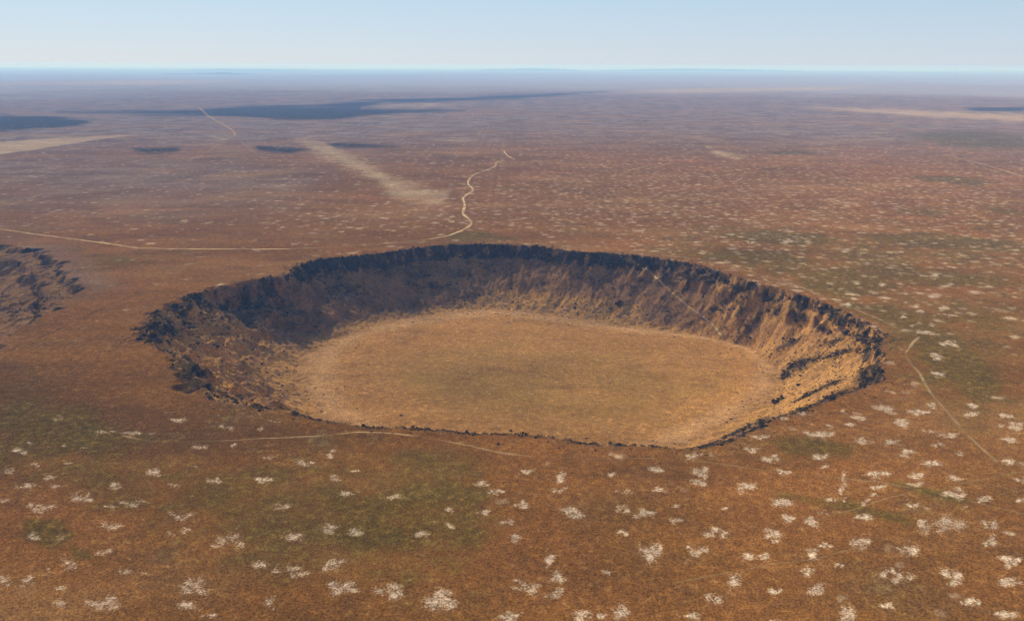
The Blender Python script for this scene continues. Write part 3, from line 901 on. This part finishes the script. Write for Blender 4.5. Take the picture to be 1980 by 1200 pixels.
def where_text(x, y):
    """a phrase for the spot, from the crater's own shape"""
    t = float(feat('t', x, y)); a = math.degrees(math.atan2(y - CY, x - CX))
    if float(feat('wall2', x, y)) > .3:
        return 'second', 'on the broken scarp at the left photo edge'
    if t < .05:
        if y > CY + 90: return 'floor_far', 'on the crater floor below the far wall'
        if y < CY - 120: return 'floor_near', 'on the crater floor just behind the near rim'
        if x < CX: return 'floor_left', 'on the crater floor below the left slope'
        return 'floor_right', 'on the crater floor below the right wall'
    if t > 1.06:
        return 'plain', 'on the open plain outside the crater rim'
    hi = 'ledges' if t > .7 else 'slope'
    if 50 < a < 130: return 'far' + hi, ('in the black cliff band of the far crater rim' if t > .7 else 'on the shaded slope of the far crater wall')
    if a >= 130 or a < -165: return 'left' + hi, ('along the broken top of the left crater rim' if t > .7 else 'on the shaded slope of the left crater wall')
    if a < -125: return 'lowleft' + hi, ('along the rim at the lower left of the crater' if t > .7 else 'on the golden slope at the lower left of the crater')
    if a < -50: return 'near' + hi, 'along the near crater rim'
    return 'right' + hi, ('among the broken ledges of the right crater rim' if t > .7 else 'on the golden slope of the right crater wall')


SH_IND = [shrub_proto(46, 300 + k) for k in range(6)]
SH_MASS = [shrub_proto(20, 400 + k) for k in range(8)]
RK = [rock_proto(500 + k) for k in range(8)]

# scrub on the walls: thick in the dark patches, thin elsewhere
N = 260000
sx = rng.uniform(-430, 400, N); sy = rng.uniform(500, 1230, N)
x2 = rng.uniform(-760, -480, 40000); y2 = rng.uniform(680, 1220, 40000)
sx = np.concatenate([sx, x2]); sy = np.concatenate([sy, y2])
ii = np.clip(np.searchsorted(GXS, sx), 0, NX - 1); jj = np.clip(np.searchsorted(GYS, sy), 0, NY - 1)
tt = FE['t'][jj, ii]
pr = .62 * np.clip(spot[jj, ii], 0, 1) ** .8 + .22 * FE['rock'][jj, ii] + (.09 + .02 * angw(FE['th'][jj, ii], 165, 45, 10)) * (1 + 1.0 * angw(FE['th'][jj, ii], 5, 35, 15)) * wall[jj, ii] * np.clip(.3 + 2 * fbm(sx / 20, sy / 20, 2, 605), .1, 2) + .10 * bump(tt, .96, 1.0, 1.06, 1.25)
pr *= np.clip(.75 + 1.5 * fbm(sx / 12, sy / 12, 2, 601), .08, 2)
pr *= np.where(sx < -470, .8, 1)
keep = (rng.random(len(sx)) < pr) & (tt > .02)
sx, sy = sx[keep], sy[keep]
ss = np.clip(rng.lognormal(.12, .42, len(sx)), .5, 3.2) * (.7 + .75 * np.clip(spot[jj, ii][keep] + FE['rock'][jj, ii][keep], 0, 1))
ss *= np.where(sy < 720, .72, 1)
szz = hz(sx, sy)
print('scrub', len(sx))

# lone shrubs traced on the crater floor
D2 = [(812, 500, 2.6), (510, 635, 2.0), (525, 620, 1.6), (560, 577, 1.5), (515, 572, 1.5), (490, 600, 1.4), (450, 603, 1.3), (420, 603, 1.5),
      (380, 618, 1.4), (400, 680, 1.4), (583, 725, 2.0), (345, 880, 1.8), (255, 868, 1.7), (515, 955, 1.5), (335, 970, 2.0), (750, 992, 2.6),
      (1328, 1072, 3.0), (1728, 1110, 2.2), (1395, 460, 2.0), (603, 622, 1.2), (560, 600, 1.2), (870, 780, 1.2)]
D3 = [(420, 577, 2.2), (720, 645, 1.8), (768, 658, 2.0), (660, 663, 1.8), (915, 557, 2.0), (750, 868, 1.8), (875, 735, 1.4), (525, 750, 1.4),
      (785, 945, 1.5), (710, 960, 1.7), (715, 1010, 2.0), (697, 1028, 2.0), (305, 1125, 1.6), (420, 1140, 1.6), (860, 910, 1.4), (740, 985, 1.5),
      (780, 915, 1.4), (825, 905, 1.3), (365, 1140, 1.3), (270, 565, 1.3), (250, 570, 1.4), (330, 510, 1.4), (365, 535, 1.4), (905, 655, 1.3),
      (780, 670, 1.3), (880, 640, 1.2)]
fp = [(500 + a * S3, 440 + c * S3, s) for a, c, s in D2] + [(1150 + a * S3, 440 + c * S3, s) for a, c, s in D3]
for k in range(60):
    fp.append((rng.uniform(1030, 1330), rng.normal(618, 9) + (0 if k < 30 else 12), rng.uniform(.8, 1.3)))
fp = np.array(fp)
fx, fy = cast(fp[:, 0], fp[:, 1])
fs = fp[:, 2] * .8
SPECIAL = {0: 'lone dark bush on the crater floor, farthest left below the far wall', 10: 'lone dark bush out on the left part of the crater floor',
           15: 'dark bush on the crater floor close behind the near rim, left of the middle',
           16: 'largest dark bush on the crater floor, close behind the near rim',
           17: 'dark bush with a bare pale spot beside it behind the near rim', 18: 'lone dark bush at the foot of the far wall, right of the middle',
           22: 'dark bush on the floor left of the foot of the tan path', 27: 'dark bush beside a bare pale spot at the right of the crater floor',
           26: 'lone bush on the golden slope right of the foot of the tan path'}

protos = []
for k, (pv, pf) in enumerate(SH_IND):
    me = mesh_np('shrub', pv, pf); me.materials.append(M_LEAF); protos.append(me)


def single(name, me, x, y, z, s, label, cat, group):
    ob = bpy.data.objects.new(name, me)
    ob.location = (x, y, z); ob.rotation_euler = (0, 0, random.uniform(0, 6.28)); ob.scale = (s, s, s * random.uniform(.75, 1.05))
    ob['label'] = label; ob['category'] = cat
    if group: ob['group'] = group
    COL.objects.link(ob)
    return ob


nsh = 0
for k in range(len(fx)):
    w = where_text(fx[k], fy[k])[1]
    lab = SPECIAL.get(k, 'small dark round bush ' + w)
    single('shrub', protos[k % 6], fx[k], fy[k], float(hz(fx[k], fy[k])) - .05, fs[k], lab, 'shrub', 'dark bushes of the crater')
    nsh += 1
_, _, dep = project(sx, sy, szz)
order = np.argsort(-(ss / dep))
vis = np.zeros(len(sx), bool)
cand = order[:3000]
vis[cand] = visible(sx[cand], sy[cand], szz[cand] + ss[cand] * .5)
pick = [i for i in cand if vis[i]][:300 - nsh]
for i in pick:
    w = where_text(sx[i], sy[i])[1]
    single('shrub', protos[int(rng.integers(6))], sx[i], sy[i], szz[i] - .1, ss[i], 'large dark scrubby bush ' + w, 'shrub', 'dark bushes of the crater')
rest = np.ones(len(sx), bool); rest[pick] = False
scatter_mesh('scrub', SH_MASS, sx[rest], sy[rest], szz[rest] - .1, ss[rest], M_LEAF,
             label='dark low scrub covering the rocky crater walls', category='scrub')

# basalt blocks in the cliff bands
N = 300000
bx = rng.uniform(-430, 400, N); by = rng.uniform(500, 1230, N)
x2 = rng.uniform(-760, -480, 14000); y2 = rng.uniform(680, 1220, 14000)
bx = np.concatenate([bx, x2]); by = np.concatenate([by, y2])
ii = np.clip(np.searchsorted(GXS, bx), 0, NX - 1); jj = np.clip(np.searchsorted(GYS, by), 0, NY - 1)
tt = FE['t'][jj, ii]
pr = .14 * bump(tt, .86, .93, .99, 1.03) + .01 * bump(tt, .98, 1.0, 1.04, 1.2) + .07 * FE['rock'][jj, ii] + .012 * bump(tt, .0, .2, .9, 1) + .05 * spot[jj, ii]
keep = rng.random(len(bx)) < pr
bx, by = bx[keep], by[keep]
bs_ = np.clip(rng.lognormal(-.15, .5, len(bx)), .3, 2.3) * np.where(by < 760, .68, 1)
bz = hz(bx, by)
_, _, dep = project(bx, by, bz)
order = np.argsort(-(bs_ / dep))[:3000]
vb = visible(bx[order], by[order], bz[order] + bs_[order] * .4)
pick = order[vb][:200]
rmesh = []
for k, (pv, pf) in enumerate(RK):
    me = mesh_np('boulder', pv, pf); me.materials.append(M_BASALT); rmesh.append(me)
for i in pick:
    w = where_text(bx[i], by[i])[1]
    single('boulder', rmesh[int(rng.integers(8))], bx[i], by[i], bz[i], bs_[i], 'dark angular basalt boulder ' + w, 'boulder', 'basalt boulders of the crater')
rest = np.ones(len(bx), bool); rest[pick] = False
scatter_mesh('rubble', RK, bx[rest], by[rest], bz[rest], bs_[rest], M_BASALT, label='dark basalt rubble along the crater rim and walls', category='rubble')
print('blocks', len(bx))

# pale stones on the talus below the far wall
q = np.array([(rng.normal(1060, 130), rng.normal(598, 12)) for _ in range(900)] + [(rng.normal(960, 30), rng.normal(578, 6)) for _ in range(150)] +
             [(rng.normal(1050, 50), rng.normal(520, 20)) for _ in range(120)] + [(rng.normal(1230, 70), rng.normal(610, 14)) for _ in range(350)] +
             [(rng.normal(1560, 70), rng.normal(690, 30)) for _ in range(300)] + [(rng.normal(520, 50), rng.normal(755, 20)) for _ in range(200)])
px_, py_ = cast(q[:, 0], q[:, 1])
scatter_mesh('pale_stones', RK[:4], px_, py_, hz(px_, py_), np.clip(rng.lognormal(-.35, .4, len(px_)), .25, 1.6), M_TAN,
             label='pale tan stones strewn on the talus below the walls', category='stones')

# low dry tufts on the near plain
N = 220000
gx = rng.uniform(-420, 420, N); gy = rng.uniform(318, 760, N)
pr = np.clip(fbm(gx / 30, gy / 30, 3, 701) * 1.6 - .05, .02, 1) * .6 + .35 * feat('t', gx, gy) * 0
keep = (rng.random(N) < pr) & (np.abs(gx) < gy * .68 + 20) & (feat('t', gx, gy) > 1.03)
gx, gy = gx[keep], gy[keep]
gs = np.clip(rng.lognormal(-1.0, .4, len(gx)), .18, .9)
scatter_mesh('grass_tufts', [shrub_proto(9, 800 + k) for k in range(6)], gx, gy, hz(gx, gy), gs, M_TUFT,
             label='low dry tufts dotted over the near brown plain', category='tufts')
print('tufts', len(gx))
N = 330000
gx = rng.uniform(-480, 480, N); gy = rng.uniform(318, 900, N)
gg = green[np.clip(np.searchsorted(GYS, gy), 0, NY - 1), np.clip(np.searchsorted(GXS, gx), 0, NX - 1)]
pr = gg ** 1.5 * np.clip(.35 + 2.2 * fbm(gx / 22, gy / 22, 4, 711), 0, 1.5) * .42
keep = (rng.random(N) < pr) & (np.abs(gx) < gy * .68 + 20) & (feat('t', gx, gy) > 1.05)
gx, gy = gx[keep], gy[keep]
scatter_mesh('green_grass', [shrub_proto(8, 900 + k) for k in range(6)], gx, gy, hz(gx, gy), np.clip(rng.lognormal(-.75, .4, len(gx)), .2, 1.1), M_GREEN,
             label='olive green grass clumps over the near plain', category='grass')
print('green', len(gx))

# ------------------------------------------------------------------ air
hb = NB('haze_air')
pv = hb.n('ShaderNodeVolumePrincipled')
pv.inputs['Color'].default_value = (.17, .40, .88, 1)       # air scatters blue most
pv.inputs['Absorption Color'].default_value = (.74, .70, .05, 1)
pv.inputs['Density'].default_value = 7.6e-5
pv.inputs['Anisotropy'].default_value = .05
hb.nt.links.new(pv.outputs[0], hb.out.inputs['Volume'])
bx0, bx1, by0, by1, bz0, bz1 = -47000, 47000, -3200, 63000, float(ZZ.min()) - 1.0, max(HC, float(ZZ.max()) + 140) + 25
hv_ = np.array([(x, y, z) for z in (bz0, bz1) for y in (by0, by1) for x in (bx0, bx1)])
hf = np.array([(0, 2, 3, 1), (4, 5, 7, 6), (0, 1, 5, 4), (2, 6, 7, 3), (0, 4, 6, 2), (1, 3, 7, 5)])
link('haze', mesh_np('haze', hv_, hf), hb.mat, kind='stuff', label='thin blue haze lying over the whole plain', category='haze')

# ------------------------------------------------------------------ light
SUN_AZ = R(-34)                   # clockwise from the view direction
SUN_EL = R(36)
sd = Vector((math.sin(SUN_AZ) * math.cos(SUN_EL), math.cos(SUN_AZ) * math.cos(SUN_EL), math.sin(SUN_EL)))
sl = bpy.data.lights.new('sun', 'SUN'); sl.energy = 5.0; sl.angle = R(.53); sl.color = (1, .91, .78)
so = bpy.data.objects.new('sun', sl); COL.objects.link(so)
so.rotation_euler = sd.to_track_quat('Z', 'Y').to_euler(); so.location = sd * 3000
w = bpy.data.worlds.new('World'); SC.world = w; w.use_nodes = True
nt = w.node_tree; nt.nodes.clear()
sk = nt.nodes.new('ShaderNodeTexSky'); sk.sky_type = 'NISHITA'; sk.sun_disc = False
sk.sun_elevation = SUN_EL; sk.sun_rotation = SUN_AZ; sk.altitude = 600
sk.air_density = 1.0; sk.dust_density = 0.25; sk.ozone_density = 1.5
bg = nt.nodes.new('ShaderNodeBackground'); bg.inputs['Strength'].default_value = .07
wo = nt.nodes.new('ShaderNodeOutputWorld')
mxs = nt.nodes.new('ShaderNodeMix'); mxs.data_type = 'RGBA'; 
ve = nt.nodes.new('ShaderNodeMix'); ve.data_type = 'RGBA'      # pale dust veil low in the clear sky, bluer above
ve.inputs[6].default_value = (5.4, 6.2, 7.35, 1); ve.inputs[7].default_value = (3.9, 5.65, 7.5, 1)
vr = nt.nodes.new('ShaderNodeMapRange'); vr.inputs[1].default_value = .005; vr.inputs[2].default_value = .10
nt.links.new(ve.outputs[2], mxs.inputs[7]); nt.links.new(vr.outputs[0], ve.inputs[0])
tcw = nt.nodes.new('ShaderNodeTexCoord'); spw = nt.nodes.new('ShaderNodeSeparateXYZ'); mrw = nt.nodes.new('ShaderNodeMapRange')
mrw.interpolation_type = 'SMOOTHSTEP'
for i_, v_ in enumerate((0.0, .45, .86, .15)):
    mrw.inputs[i_ + 1].default_value = v_
nt.links.new(tcw.outputs['Generated'], spw.inputs[0]); nt.links.new(spw.outputs['Z'], vr.inputs[0]); nt.links.new(spw.outputs['Z'], mrw.inputs[0]); nt.links.new(mrw.outputs[0], mxs.inputs[0])
nt.links.new(sk.outputs[0], mxs.inputs[6]); nt.links.new(mxs.outputs[2], bg.inputs[0]); nt.links.new(bg.outputs[0], wo.inputs['Surface'])

SC.view_settings.view_transform = 'Standard'; SC.view_settings.look = 'None'
SC.view_settings.exposure = 0.64; SC.view_settings.gamma = 1.0
SC.render.engine = 'CYCLES'
cy = SC.cycles
cy.max_bounces = 4; cy.diffuse_bounces = 2; cy.volume_bounces = 1; cy.transparent_max_bounces = 16
cy.use_denoising = True
try:
    cy.denoiser = 'OPENIMAGEDENOISE'; cy.denoising_input_passes = 'RGB_ALBEDO_NORMAL'; cy.denoising_prefilter = 'ACCURATE'
except Exception:
    pass
